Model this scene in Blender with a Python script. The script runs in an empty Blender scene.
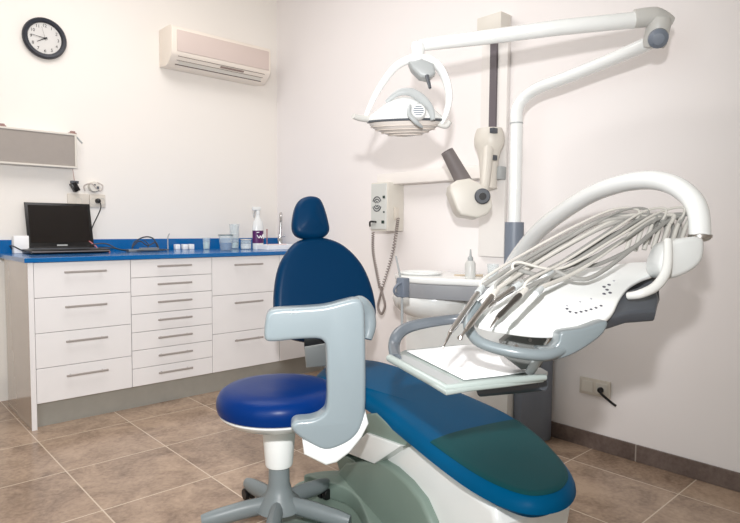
import bpy, bmesh, math, random
from mathutils import Vector, Matrix
random.seed(4)
S = bpy.context.scene
COL = S.collection
PI = math.pi

# ------------------------------------------------------------------ camera, world, lights, exposure
YAW, PITCH, ROLL, FPX, CH = .826499, .058952, .007555, 582.667, 1.08
FWD = Vector((math.cos(YAW)*math.cos(PITCH), math.sin(YAW)*math.cos(PITCH), -math.sin(PITCH)))
_r0 = Vector((math.sin(YAW), -math.cos(YAW), 0)); _u0 = _r0.cross(FWD)
RGT = _r0*math.cos(ROLL) + _u0*math.sin(ROLL)
UPV = -_r0*math.sin(ROLL) + _u0*math.cos(ROLL)
CAM = Vector((0, 0, CH))
cd = bpy.data.cameras.new('camera'); cam = bpy.data.objects.new('camera', cd); COL.objects.link(cam)
cd.sensor_fit = 'HORIZONTAL'; cd.sensor_width = 36; cd.lens = FPX/740*36; cd.clip_start = .02
m = Matrix((RGT, UPV, -FWD)).transposed().to_4x4(); m.translation = CAM
cam.matrix_world = m
S.camera = cam
S.view_settings.view_transform = 'Standard'; S.view_settings.look = 'None'
S.view_settings.gamma = 1; S.view_settings.use_curve_mapping = False
S.view_settings.exposure = 0.0
w = bpy.data.worlds.new('world'); S.world = w; w.use_nodes = True
w.node_tree.nodes['Background'].inputs[0].default_value = (1, .96, .92, 1)
w.node_tree.nodes['Background'].inputs[1].default_value = .35

def light(name, kind, loc, power, color, aim=None, **k):
    d = bpy.data.lights.new(name, kind); d.energy = power; d.color = color
    for a, b in k.items(): setattr(d, a, b)
    o = bpy.data.objects.new(name, d); COL.objects.link(o); o.location = loc
    if aim is not None:
        o.rotation_euler = (Vector(aim)-Vector(loc)).to_track_quat('-Z', 'Y').to_euler()
    return o
# camera flash on top of the camera, soft overhead fill, added cool fill from behind the photographer
light('camera_flash', 'SPOT', CAM + Vector((-.03, .0, .36)), 244, (1, .985, .99), CAM+FWD*3-RGT*.62+Vector((0, 0, .36)), shadow_soft_size=.035, spot_size=math.radians(106), spot_blend=1.0)
light('overhead_fill_light', 'AREA', (.9, 2.5, 3.05), 38, (1, .97, .965), (.9, 2.5, 0), shape='RECTANGLE', size=1.6, size_y=1.6)  # soft overhead fill from an unseen source
light('cool_fill_light', 'AREA', (-1.2, .2, 1.4), 23, (.82, .95, 1), (2.7, 1.2, .4), shape='RECTANGLE', size=1.4, size_y=1.4)  # fill added to cool and lift the lower right wall, no window modelled

# ------------------------------------------------------------------ helpers
def P(x, y, d):                       # photo pixel at a given distance along the view axis -> a place in the room
    return CAM + (FWD + RGT*((x-370)/FPX) - UPV*((y-261.5)/FPX))*d
def on(x, y, ax, v):                  # photo pixel -> the place where it meets the room plane X, Y or Z = v
    r = FWD + RGT*((x-370)/FPX) - UPV*((y-261.5)/FPX)
    return CAM + r*((v-CAM[ax])/r[ax])
def onp(x, y, q, n):                  # photo pixel -> the place where it meets the plane through q with normal n
    r = FWD + RGT*((x-370)/FPX) - UPV*((y-261.5)/FPX)
    return CAM + r*((Vector(q)-CAM).dot(n)/r.dot(n))
def srgb(c):
    return tuple(((v/255)/12.92 if v <= 10 else (((v/255)+.055)/1.055)**2.4) for v in c)
MAT = {}
def mat(name, rgb, rough=.5, metal=0, spec=.5, coat=0, trans=0, noise=0, nscale=12, emit=0, alpha=1, ior=1.45, bump=0, bscale=200):
    if name in MAT: return MAT[name]
    mt = bpy.data.materials.new(name); mt.use_nodes = True; nt = mt.node_tree
    b = nt.nodes['Principled BSDF']; c = srgb(rgb)
    b.inputs['Base Color'].default_value = (*c, 1); b.inputs['Roughness'].default_value = rough
    b.inputs['Metallic'].default_value = metal; b.inputs['Specular IOR Level'].default_value = spec
    b.inputs['Coat Weight'].default_value = coat; b.inputs['Transmission Weight'].default_value = trans
    b.inputs['Alpha'].default_value = alpha; b.inputs['IOR'].default_value = ior
    if emit:
        b.inputs['Emission Color'].default_value = (*c, 1); b.inputs['Emission Strength'].default_value = emit
    tc = nt.nodes.new('ShaderNodeNewGeometry')
    n = nt.nodes.new('ShaderNodeTexNoise'); n.inputs['Scale'].default_value = nscale; n.inputs['Detail'].default_value = 4
    nt.links.new(tc.outputs['Position'], n.inputs['Vector'])
    mx = nt.nodes.new('ShaderNodeMix'); mx.data_type = 'RGBA'
    k = noise if noise else .02
    mx.inputs[6].default_value = (*[v*(1-k) for v in c], 1); mx.inputs[7].default_value = (*[min(1, v*(1+k)) for v in c], 1)
    nt.links.new(n.outputs['Fac'], mx.inputs[0]); nt.links.new(mx.outputs[2], b.inputs['Base Color'])
    if bump:
        n2 = nt.nodes.new('ShaderNodeTexNoise'); n2.inputs['Scale'].default_value = bscale
        nt.links.new(tc.outputs['Position'], n2.inputs['Vector'])
        bp = nt.nodes.new('ShaderNodeBump'); bp.inputs['Strength'].default_value = bump; bp.inputs['Distance'].default_value = .002
        nt.links.new(n2.outputs['Fac'], bp.inputs['Height']); nt.links.new(bp.outputs['Normal'], b.inputs['Normal'])
    MAT[name] = mt
    return mt

def frame_from(z, x=None):
    z = Vector(z).normalized()
    x = Vector(x) if x is not None else (Vector((1, 0, 0)) if abs(z.x) < .9 else Vector((0, 1, 0)))
    x = (x - z*x.dot(z)).normalized(); y = z.cross(x)
    return Matrix((x, y, z)).transposed()
def new(): return bmesh.new()
def box(bm, lo, hi, bevel=0, seg=2, M=None):
    t = bmesh.new(); bmesh.ops.create_cube(t, size=1)
    lo = Vector(lo); hi = Vector(hi)
    for v in t.verts:
        v.co = Vector([lo[i] + (v.co[i]+.5)*(hi[i]-lo[i]) for i in range(3)])
    if bevel: bmesh.ops.bevel(t, geom=list(t.edges), offset=bevel, segments=seg, profile=.5, affect='EDGES')
    if M is not None: bmesh.ops.transform(t, matrix=M, verts=t.verts)
    merge(bm, t); return bm
def merge(bm, t):
    me = bpy.data.meshes.new('tmp'); t.to_mesh(me); t.free(); bm.from_mesh(me); bpy.data.meshes.remove(me)
def curve(pts, n=8, closed=False):
    pts = [Vector(p) for p in pts]; out = []; N = len(pts)
    rng = range(N) if closed else range(N-1)
    for i in rng:
        if closed: p0, p1, p2, p3 = pts[i-1], pts[i], pts[(i+1) % N], pts[(i+2) % N]
        else: p0, p1, p2, p3 = pts[max(i-1, 0)], pts[i], pts[i+1], pts[min(i+2, N-1)]
        for j in range(n):
            t = j/n
            out.append(.5*((2*p1)+(p2-p0)*t+(2*p0-5*p1+4*p2-p3)*t*t+(3*p1-p0-3*p2+p3)*t**3))
    if not closed: out.append(pts[-1])
    return out
def tube(bm, pts, r, seg=12, n=6, smooth=True, cap=True, flat=1.0, side=None):
    N0 = len(pts)
    rs = list(r) if isinstance(r, (list, tuple)) else [r]*N0
    if smooth and N0 > 2:
        q = curve([Vector((*p, 0)).to_3d() for p in pts], n)
        rr = []
        for i in range(N0-1):
            for j in range(n): rr.append(rs[i]+(rs[i+1]-rs[i])*j/n)
        rr.append(rs[-1]); pts = q; rs = rr
    else: pts = [Vector(p) for p in pts]
    rings = []; prev = side
    for i, p in enumerate(pts):
        t = (pts[min(i+1, len(pts)-1)]-pts[max(i-1, 0)])
        if t.length < 1e-9: t = Vector((0, 0, 1))
        F = frame_from(t, prev if prev is not None else ((0, 0, 1) if abs(t.normalized().z) < .9 else (1, 0, 0)))
        prev = F.col[0].copy()
        rings.append([bm.verts.new(p + F @ Vector((math.cos(2*PI*k/seg)*rs[i], math.sin(2*PI*k/seg)*rs[i]*flat, 0))) for k in range(seg)])
    for a, b in zip(rings, rings[1:]):
        for k in range(seg): bm.faces.new((a[k], a[(k+1) % seg], b[(k+1) % seg], b[k]))
    if cap:
        bm.faces.new(list(reversed(rings[0]))); bm.faces.new(rings[-1])
    return bm
def lathe(bm, prof, c, axis=(0, 0, 1), seg=28, sx=1, sy=1, x=None):
    F = frame_from(axis, x); c = Vector(c); rings = []
    for r, z in prof:
        if r < 1e-6: rings.append([bm.verts.new(c+F@Vector((0, 0, z)))])
        else: rings.append([bm.verts.new(c+F@Vector((math.cos(2*PI*k/seg)*r*sx, math.sin(2*PI*k/seg)*r*sy, z))) for k in range(seg)])
    for a, b in zip(rings, rings[1:]):
        for k in range(seg):
            k2 = (k+1) % seg
            if len(a) == 1 and len(b) == 1: continue
            if len(a) == 1: bm.faces.new((a[0], b[k2], b[k]))
            elif len(b) == 1: bm.faces.new((a[k], a[k2], b[0]))
            else: bm.faces.new((a[k], a[k2], b[k2], b[k]))
    return bm
def prism(bm, pts, vec, bevel=0, seg=3):
    t = bmesh.new(); vec = Vector(vec)
    a = [t.verts.new(Vector(p)) for p in pts]; b = [t.verts.new(Vector(p)+vec) for p in pts]
    f1 = t.faces.new(a); f2 = t.faces.new(list(reversed(b)))
    N = len(pts)
    for i in range(N): t.faces.new((a[i], b[i], b[(i+1) % N], a[(i+1) % N]))
    bmesh.ops.recalc_face_normals(t, faces=t.faces)
    if bevel:
        ed = list(set(list(f1.edges)+list(f2.edges)))
        bmesh.ops.bevel(t, geom=ed, offset=bevel, segments=seg, profile=.5, affect='EDGES', clamp_overlap=True)
    merge(bm, t); return bm
def cushion(bm, pts, n, th, er, crown=.01, back=None):
    """padded slab: pts = outline of its widest line, n = outward (seat) normal"""
    n = Vector(n).normalized(); pts = [Vector(p) for p in pts]; N = len(pts); c = sum(pts, Vector())/N
    t0 = [(pts[(i+1) % N]-pts[i-1]).normalized() for i in range(N)]
    inn = [n.cross(t) for t in t0]
    if sum((c-p).dot(q) for p, q in zip(pts, inn)) < 0: inn = [-q for q in inn]
    rings = []
    def ring(off, z): rings.append([bm.verts.new(p+q*off+n*z) for p, q in zip(pts, inn)])
    K = 6
    ring(er*.9, -th)
    for k in range(1, 4): a = PI/2*(1-k/3); ring(er*.9*math.sin(a)*.9, -th+er*.6*math.cos(a)*1.0)
    for k in range(0, K+1):
        a = PI/2*k/K; ring(er*(1-math.cos(a)), -er+er*math.sin(a))
    base = [p+q*er for p, q in zip(pts, inn)]
    for s in (.8, .6, .4, .2):
        rings.append([bm.verts.new(c+(p-c)*s+n*(crown*(1-s*s))) for p in base])
    top = bm.verts.new(c+n*crown)
    for a, b in zip(rings, rings[1:]):
        for k in range(N): bm.faces.new((a[k], a[(k+1) % N], b[(k+1) % N], b[k]))
    for k in range(N): bm.faces.new((rings[-1][k], rings[-1][(k+1) % N], top))
    bm.faces.new(list(reversed(rings[0])))
    return bm
def text_into(bm, s, size, M, ext=.0004):
    cu = bpy.data.curves.new('t', 'FONT'); cu.body = s; cu.size = size; cu.extrude = ext; cu.align_x = 'CENTER'; cu.align_y = 'CENTER'
    o = bpy.data.objects.new('t', cu); COL.objects.link(o)
    bpy.context.view_layer.update()
    me = bpy.data.meshes.new_from_object(o.evaluated_get(bpy.context.evaluated_depsgraph_get()))
    me.transform(M); bm.from_mesh(me)
    bpy.data.objects.remove(o); bpy.data.curves.remove(cu); bpy.data.meshes.remove(me)
    return bm
def worldloc(o):
    v = Vector((0, 0, 0))
    while o: v += o.location; o = o.parent
    return v
def obj(name, bm, m, parent=None, label=None, sharp=35, loc=None):
    bmesh.ops.recalc_face_normals(bm, faces=bm.faces)
    for f in bm.faces: f.smooth = True
    bm.normal_update(); ca = math.radians(sharp)
    for e in bm.edges:
        if len(e.link_faces) == 2 and e.calc_face_angle(0) > ca: e.smooth = False
    off = worldloc(parent) if parent else (Vector(loc) if loc is not None else Vector((0, 0, 0)))
    if loc is None and parent is None and len(bm.verts):
        lo = Vector([min(v.co[i] for v in bm.verts) for i in range(3)]); hi = Vector([max(v.co[i] for v in bm.verts) for i in range(3)])
        off = Vector(((lo.x+hi.x)/2, (lo.y+hi.y)/2, lo.z))
    for v in bm.verts: v.co -= off
    me = bpy.data.meshes.new(name); bm.to_mesh(me); bm.free(); me.materials.append(m)
    o = bpy.data.objects.new(name, me); COL.objects.link(o)
    if parent: o.parent = parent
    else: o.location = off
    if label: o['label'] = label
    return o
def tag(o, label, cat, group=None):
    o['label'] = label; o['category'] = cat
    if group: o['group'] = group
    return o
def thing(name, label, cat, loc, group=None):
    o = bpy.data.objects.new(name, None); COL.objects.link(o); o.location = Vector(loc); o.empty_display_size = .05
    return tag(o, label, cat, group)
def struct(name, bm, m, parent=None):
    o = obj(name, bm, m, parent, loc=(0, 0, 0)); o['kind'] = 'structure'; return o
Z = Vector((0, 0, 1))

# materials
def wall_mat(name, rgb): return mat(name, rgb, .75, spec=.25, noise=.012, nscale=3, bump=.08, bscale=90)
M_wall = wall_mat('cream_wall_paint', (240, 235, 228)); M_wallr = wall_mat('white_wall_paint', (241, 236, 234))
M_ceil = mat('ceiling_white', (240, 236, 230), .9)
M_blue = mat('blue_vinyl', (0, 42, 104), .32, spec=.16, coat=.0, noise=.06, nscale=4, bump=.05, bscale=60)
M_blueb = mat('backrest_blue_vinyl', (0, 46, 80), .38, spec=.14, noise=.06, nscale=4, bump=.05, bscale=60)
M_teal = mat('teal_blue_vinyl', (0, 78, 118), .4, spec=.05, noise=.07, nscale=5, bump=.05, bscale=60)
M_counter = mat('blue_worktop', (2, 98, 164), .2, coat=.2, noise=.06, nscale=150)
M_white = mat('white_gloss_plastic', (236, 238, 236), .25, coat=.3)
M_enam = mat('white_enamel', (238, 240, 238), .2, coat=.5)
M_cream = mat('ivory_plastic', (218, 213, 203), .4)
M_drawer = mat('white_laminate_front', (236, 234, 234), .22, coat=.2)
M_side = mat('glossy_beige_side_panel', (168, 154, 141), .1, coat=.6)
M_arm = mat('pale_grey_plastic', (139, 151, 156), .28, coat=.3)
M_grey = mat('mid_grey_plastic', (118, 126, 138), .4)
M_bgrey = mat('blue_grey_plastic', (114, 123, 126), .28, coat=.3)
M_lgrey = mat('light_grey_plastic', (172, 176, 176), .35)
M_dgrey = mat('dark_grey_plastic', (78, 82, 88), .4)
M_black = mat('black_plastic', (14, 13, 14), .3)
M_screen = mat('dark_screen', (16, 10, 10), .12, coat=.5)
M_ggreen = mat('grey_green_plastic', (118, 134, 124), .45, noise=.04)
M_chrome = mat('chrome', (205, 205, 205), .15, metal=1)
M_steel = mat('brushed_steel', (175, 170, 165), .3, metal=1)
M_alu = mat('plinth_aluminium', (172, 171, 164), .35, metal=.35, noise=.12, nscale=14)
M_glass = mat('clear_glass', (226, 238, 240), .05, alpha=.22, coat=.3)
M_paper = mat('white_paper', (246, 246, 246), .7)
M_socket = mat('socket_ivory', (214, 206, 194), .4)
M_purple = mat('purple_label', (84, 28, 92), .4)
M_hose = mat('grey_silicone_hose', (140, 139, 135), .45)
M_hosel = mat('pale_silicone_hose', (190, 187, 180), .45)
M_film = mat('smoky_plastic_film', (22, 70, 74), .4, spec=.05)
M_lens = mat('amber_tinted_lens', (238, 230, 222), .2, alpha=.8, coat=.5)
M_strip = mat('charcoal_strip', (104, 97, 102), .5)
M_bronze = mat('grey_brown_plastic', (120, 113, 112), .45)

def tiles(name, c1, c2, grout, px, py, ox, oy, mort=.0055, rough=.22, axis=(0, 1)):
    mt = bpy.data.materials.new(name); mt.use_nodes = True; nt = mt.node_tree; N = nt.nodes; L = nt.links
    b = N['Principled BSDF']; g = N.new('ShaderNodeNewGeometry'); sep = N.new('ShaderNodeSeparateXYZ'); L.new(g.outputs['Position'], sep.inputs[0])
    masks = []; cells = []
    for a, p, o in ((axis[0], px, ox), (axis[1], py, oy)):
        if p is None: continue
        s = N.new('ShaderNodeMath'); s.operation = 'SUBTRACT'; s.inputs[1].default_value = o; L.new(sep.outputs[a], s.inputs[0])
        d = N.new('ShaderNodeMath'); d.operation = 'DIVIDE'; d.inputs[1].default_value = p; L.new(s.outputs[0], d.inputs[0])
        fl = N.new('ShaderNodeMath'); fl.operation = 'FLOOR'; L.new(d.outputs[0], fl.inputs[0]); cells.append(fl)
        pp = N.new('ShaderNodeMath'); pp.operation = 'PINGPONG'; pp.inputs[1].default_value = .5; L.new(d.outputs[0], pp.inputs[0])
        lt = N.new('ShaderNodeMath'); lt.operation = 'LESS_THAN'; lt.inputs[1].default_value = mort/2/p; L.new(pp.outputs[0], lt.inputs[0]); masks.append(lt)
    mk = masks[0]
    if len(masks) > 1:
        mk = N.new('ShaderNodeMath'); mk.operation = 'MAXIMUM'; L.new(masks[0].outputs[0], mk.inputs[0]); L.new(masks[1].outputs[0], mk.inputs[1])
    cmb = N.new('ShaderNodeCombineXYZ')
    for i, c in enumerate(cells): L.new(c.outputs[0], cmb.inputs[i])
    wn = N.new('ShaderNodeTexWhiteNoise'); L.new(cmb.outputs[0], wn.inputs['Vector'])
    va = N.new('ShaderNodeVectorMath'); va.operation = 'MULTIPLY_ADD'; va.inputs[1].default_value = (7, 7, 7)
    L.new(wn.outputs['Color'], va.inputs[0]); L.new(g.outputs['Position'], va.inputs[2])
    n1 = N.new('ShaderNodeTexNoise'); n1.inputs['Scale'].default_value = 5; n1.inputs['Detail'].default_value = 8; n1.inputs['Roughness'].default_value = .65; n1.inputs['Distortion'].default_value = .6
    L.new(va.outputs[0], n1.inputs['Vector'])
    n2 = N.new('ShaderNodeTexNoise'); n2.inputs['Scale'].default_value = 60; n2.inputs['Detail'].default_value = 5; L.new(va.outputs[0], n2.inputs['Vector'])
    ad = N.new('ShaderNodeMath'); ad.operation = 'MULTIPLY_ADD'; ad.inputs[1].default_value = .35; L.new(n2.outputs['Fac'], ad.inputs[0]); L.new(n1.outputs['Fac'], ad.inputs[2])
    ad2 = N.new('ShaderNodeMath'); ad2.operation = 'MULTIPLY_ADD'; ad2.inputs[1].default_value = .12; L.new(wn.outputs['Value'], ad2.inputs[0]); L.new(ad.outputs[0], ad2.inputs[2])
    rp = N.new('ShaderNodeValToRGB'); rp.color_ramp.elements[0].position = .5; rp.color_ramp.elements[1].position = .9
    rp.color_ramp.elements[0].color = (*srgb(c1), 1); rp.color_ramp.elements[1].color = (*srgb(c2), 1); L.new(ad2.outputs[0], rp.inputs[0])
    mx = N.new('ShaderNodeMix'); mx.data_type = 'RGBA'; L.new(mk.outputs[0], mx.inputs[0]); L.new(rp.outputs[0], mx.inputs[6]); mx.inputs[7].default_value = (*srgb(grout), 1)
    L.new(mx.outputs[2], b.inputs['Base Color']); b.inputs['Roughness'].default_value = rough; b.inputs['Specular IOR Level'].default_value = .4
    bp = N.new('ShaderNodeBump'); bp.inputs['Strength'].default_value = .3; bp.inputs['Distance'].default_value = .002; bp.invert = True
    L.new(mk.outputs[0], bp.inputs['Height']); L.new(bp.outputs['Normal'], b.inputs['Normal'])
    return mt
M_floor = tiles('brown_stone_floor_tile', (126, 105, 89), (182, 158, 136), (206, 188, 168), .4475, .4715, .7165, 2.735)
M_base = tiles('brown_stone_skirting_tile', (88, 75, 69), (128, 113, 106), (165, 155, 146), None, .4715, 0, 1.11, mort=.006, rough=.4)

# ------------------------------------------------------------------ the room
XR, YB, XL, YF, ZC = 2.72, 4.10, -1.7, -1.3, 3.1
T = .12
struct('floor', box(new(), (XL-T, YF-T, -.1), (XR+T, YB+T, 0)), M_floor)
struct('ceiling', box(new(), (XL-T, YF-T, ZC), (XR+T, YB+T, ZC+.1)), M_ceil)
struct('wall_back', box(new(), (XL-T, YB, 0), (XR+T, YB+T, ZC)), M_wall)
struct('wall_right', box(new(), (XR, YF-T, 0), (XR+T, YB, ZC)), M_wallr)
struct('wall_left', box(new(), (XL-T, YF-T, 0), (XL, YB, ZC)), M_wall)
struct('wall_front', box(new(), (XL, YF-T, 0), (XR, YF, ZC)), M_wall)
bm = box(new(), (XR-.010, YF, 0), (XR, YB-.72, .080), .002, 1)
struct('baseboard_right', bm, M_base)

# ------------------------------------------------------------------ drawer units, plinth, worktop
Y0 = 3.40            # front plane of the drawers
ZT = .908
XS = [.757, 1.255, 1.765, 2.275, 2.70]
def unit(i, n, label, handle=True, hx=None, z0=.135, z1=.882):
    a, b = XS[i], XS[i+1]
    t = thing('drawer_unit' if n > 1 else 'sink_cabinet', label, 'cabinet', ((a+b)/2, Y0+.33, z0))
    bm = new(); box(bm, (a+.001, Y0+.02, z0), (b-.001, YB-.02, z1)); obj('body', bm, M_white, t)
    h = (z1-z0)/n
    for k in range(n):
        lo, hi = z0+k*h+.0015, z0+(k+1)*h-.0015
        d = obj('drawer' if n > 1 else 'cabinet_door', box(new(), (a+.0018, Y0, lo), (b-.0018, Y0+.018, hi), .0012, 1), M_drawer, t)
        hz = hi-.052 if n < 6 else (lo+hi)/2+.012
        cx = (a+b)/2 + (.0 if hx is None else hx); hw = .108
        bh = new(); box(bh, (cx-hw, Y0-.030, hz-.0055), (cx+hw, Y0-.022, hz+.0055), .002, 1)
        for sx in (-1, 1): tube(bh, [(cx+sx*(hw-.025), Y0-.024, hz), (cx+sx*(hw-.025), Y0+.001, hz)], .004, 8)
        obj('handle', bh, mat('satin_handle', (170, 164, 160), .4, metal=.25), d)
    return t
unit(0, 4, 'white four-drawer unit under the laptop at the left end of the worktop')
unit(1, 7, 'white narrow-front unit with seven shallow drawers in the middle of the worktop')
unit(2, 3, 'white three-drawer unit with deep drawers left of the blue backrest')
unit(3, 1, 'white sink cabinet in the corner behind the dental chair backrest')
ep = obj('end_panel', box(new(), (.732, Y0-.001, 0), (.756, YB-.14, ZT-.0255), .001, 1), M_side)
obj('edge_band', box(new(), (.731, Y0-.004, 0), (.756, Y0-.001, ZT-.0255)), M_drawer, ep, 'white front edge of the panel')
tag(ep, 'glossy beige end panel closing the left end of the drawer row', 'end panel')
tag(obj('plinth', box(new(), (.757, Y0+.045, 0), (2.70, Y0+.06, .134)), M_alu), 'brushed metal plinth under the row of white drawer units', 'plinth')
bm = new(); box(bm, (.714, Y0-.018, ZT-.025), (2.715, YB-.022, ZT), .002, 1)
wt = obj('worktop', bm, M_counter); tag(wt, 'bright blue worktop with upstand over the white drawer units', 'worktop')
obj('upstand', box(new(), (.68, YB-.0215, ZT-.025), (2.715, YB-.0015, ZT+.078), .002, 1), M_counter, wt)
def wx(x, Y): return on(x, 250, 1, Y).x      # room X of a photo column at depth Y on the worktop

# ------------------------------------------------------------------ wall clock
cc = Vector((on(44, 39, 1, YB).x, YB, 2.232)); R = .125
t = thing('wall_clock', 'round black-rimmed wall clock high on the wall left of the air conditioner', 'clock', cc)
obj('clock_rim', lathe(new(), [(R*.96, 0), (R, .012), (R*.985, .028), (R*.93, .036), (R*.80, .034), (R*.76, .026), (R*.75, .018)], cc, (0, -1, 0), 40), mat('clock_navy_black', (34, 38, 48), .35), t)
obj('clock_face', lathe(new(), [(0, .018), (R*.77, .018), (R*.77, .012), (0, .012)], cc, (0, -1, 0), 40), mat('clock_face_grey', (214, 212, 208), .5), t)
MX = Matrix(((1, 0, 0, 0), (0, 0, -1, 0), (0, 1, 0, 0), (0, 0, 0, 1)))   # text plane facing -Y
for k in range(1, 13):
    a = PI/2-k*PI/6
    obj('numeral', text_into(new(), str(k), .026, Matrix.Translation(cc+Vector((math.cos(a)*R*.61, -.0188, math.sin(a)*R*.61)))@MX), M_black, t)
def hand(nm, deg, L, wd, yy):
    a = math.radians(90-deg); d = Vector((math.cos(a), 0, math.sin(a))); s = Vector((-d.z, 0, d.x)); q = cc+Vector((0, yy, 0))
    obj(nm, prism(new(), [q-d*.015+s*wd, q-d*.015-s*wd, q+d*L-s*wd*.5, q+d*L+s*wd*.5], (0, -.0012, 0)), M_black, t)
hand('hour_hand', 238, .052, .0028, -.021); hand('minute_hand', 277, .078, .002, -.0235); hand('second_hand', 345, .07, .0007, -.026)
obj('hub', lathe(new(), [(0, .030), (.005, .030), (.006, .018), (0, .018)], cc, (0, -1, 0), 12), M_black, t)

# ------------------------------------------------------------------ air conditioner
YA = 3.885
xl, xr = on(159, 60, 1, YB).x, on(271, 70, 1, YA).x
zt_, zb = 2.452, 2.185
t = thing('air_conditioner', 'white wall-mounted split air conditioner high on the wall near the corner', 'air conditioner', ((xl+xr)/2, YB, zb))
prof = [(YB-.002, zb+.01), (YB-.002, zt_), (YA+.04, zt_), (YA+.012, zt_-.01), (YA, zt_-.03), (YA, zb+.085), (YA+.012, zb+.06), (YA+.075, zb+.008), (YA+.10, zb)]
obj('housing', prism(new(), [(xl, y, z) for y, z in prof], (xr-xl, 0, 0), .006), mat('warm_white_plastic', (238, 228, 216), .4), t)
obj('front_panel', box(new(), (xl+.035, YA-.006, zb+.088), (xr-.02, YA+.002, zt_-.035), .004), mat('pinkish_grey_grille', (214, 198, 190), .5), t)
def slopebox(bm, x0, x1, u0, u1, th):           # on the sloping underside
    a = Vector((0, YA+.012, zb+.06)); b = Vector((0, YA+.075, zb+.008)); n = Vector((0, -(a.z-b.z), (b.y-a.y)*-1)).normalized()
    q = [a+(b-a)*u for u in (u0, u1)]
    prism(bm, [Vector((x0, q[0].y, q[0].z)), Vector((x1, q[0].y, q[0].z)), Vector((x1, q[1].y, q[1].z)), Vector((x0, q[1].y, q[1].z))], n*th)
bm = new(); slopebox(bm, xl+.05, xr-.05, .0, .04, .002); slopebox(bm, xl+.05, xr-.05, .84, .92, .002); slopebox(bm, xl+.05, xr-.05, .42, .45, .002); obj('outlet_gap_shade', bm, mat('vent_shadow_grey', (120, 108, 102), .6), t)  # raised grey strips stand in for the shade inside the outlet gaps
bm = new(); slopebox(bm, xl+.07, xr-.06, .46, .8, .005); obj('louvre', bm, M_cream, t)
bm = new(); slopebox(bm, (xl+xr)/2-.02, (xl+xr)/2+.17, .12, .30, .004); obj('display', bm, mat('display_brown', (150, 132, 124), .4), t)

# ------------------------------------------------------------------ x-ray film viewer on the wall
a, b = on(-3, 150, 1, YB-.09).x, on(77, 150, 1, YB-.09).x
z0, z1 = 1.438, 1.655
t = thing('film_viewer', 'grey-fronted wall box with white frame on the wall above the laptop', 'wall box', ((a+b)/2, YB, z0))
bm = new(); f = .012
box(bm, (a, YB-.09, z0), (b, YB-.07, z0+f), .002, 1); box(bm, (a, YB-.09, z1-f), (b, YB-.07, z1), .002, 1)
box(bm, (a, YB-.09, z0+f), (a+f, YB-.07, z1-f)); box(bm, (b-f, YB-.09, z0+f), (b, YB-.07, z1-f))
obj('frame', bm, M_cream, t)
obj('body', box(new(), (a+.002, YB-.0705, z0+.002), (b-.002, YB-.001, z1-.002)), M_cream, t)
obj('panel', box(new(), (a+f, YB-.083, z0+f), (b-f, YB-.071, z1-f)), mat('frosted_grey_panel', (160, 152, 145), .35, noise=.05, nscale=30), t)
for q in (a+.035, b-.012):
    bm = box(new(), (q-.022, YB-.06, z1-.001), (q+.022, YB-.02, z1+.012), .004); box(bm, (q-.012, YB-.052, z1+.010), (q+.016, YB-.03, z1+.022), .003)
    obj('hinge', bm, mat('brown_grey_clip', (150, 120, 114), .5), t)
bm = tube(new(), [(b-.005, YB-.05, z1+.004), (b+.045, YB-.05, z1-.05)], .005, 8); obj('stay', bm, M_lgrey, t)
# cable down to the adapter
bm = tube(new(), [(b-.005, YB-.01, z0), (b+.0, YB-.012, z0-.05), (b+.004, YB-.012, z0-.10), (b-.004, YB-.022, z0-.145)], .002, 8)
obj('cable', bm, mat('thin_pink_wire', (176, 140, 132), .5), t)

# ------------------------------------------------------------------ wall sockets above the laptop
def plate(name, x0, x1, za, zb_, label, n):
    t = thing(name, label, 'socket', ((x0+x1)/2, YB, (za+zb_)/2), None)
    obj('plate', box(new(), (x0, YB-.012, za), (x1, YB-.0005, zb_), .003), M_socket, t)
    wd = (x1-x0)/n
    for k in range(n):
        c = ((x0+wd*(k+.5)), YB-.012, (za+zb_)/2)
        obj('socket_insert', lathe(new(), [(.024, 0), (.024, .003), (.020, .003), (.019, -.003), (0, -.003)], c, (0, -1, 0), 24), M_cream, t)
    return t
sx0, sx1 = on(68, 205, 1, YB).x, on(105, 205, 1, YB).x
pz = on(97, 201, 1, YB).z
plate('wall_socket', sx1-.10, sx1, pz-.042, pz+.042, 'double ivory wall socket with a black plug right of the laptop screen', 2)
plate('wall_socket', sx0-.005, sx1-.104, pz-.042, pz+.042, 'ivory wall socket half hidden behind the laptop lid', 1)
q = on(97, 201, 1, YB); q = Vector((q.x, YB-.012, q.z))
t = thing('power_plug', 'black plug with a black cord in the wall socket right of the laptop', 'plug', q)
obj('plug_body', lathe(new(), [(.017, 0), (.017, .012), (.012, .03), (.006, .034), (0, .034)], q, (0, -1, 0), 18), M_black, t)
e = on(94, 228, 1, YB-.10)
obj('cord', tube(new(), [q+Vector((0, -.03, 0)), q+Vector((.004, -.045, -.05)), Vector((e.x, YB-.06, e.z)), Vector((e.x-.03, YB-.09, ZT+.06)), Vector((e.x-.05, YB-.12, ZT+.006))], .0035, 8), M_black, t)
q = on(75, 187, 1, YB-.03)
t = thing('power_adapter', 'small black power adapter plugged in above the laptop lid', 'adapter', q)
mm = Matrix.Translation(q)@Matrix.Rotation(math.radians(-28), 4, 'Y')
obj('adapter_body', box(new(), (-.018, -.018, -.030), (.018, .030, .030), .005, 2, mm), M_black, t)
obj('adapter_cap', box(new(), (-.026, -.01, .022), (.022, .014, .040), .004, 2, mm@Matrix.Rotation(.5, 4, 'Y')), M_dgrey, t)
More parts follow.
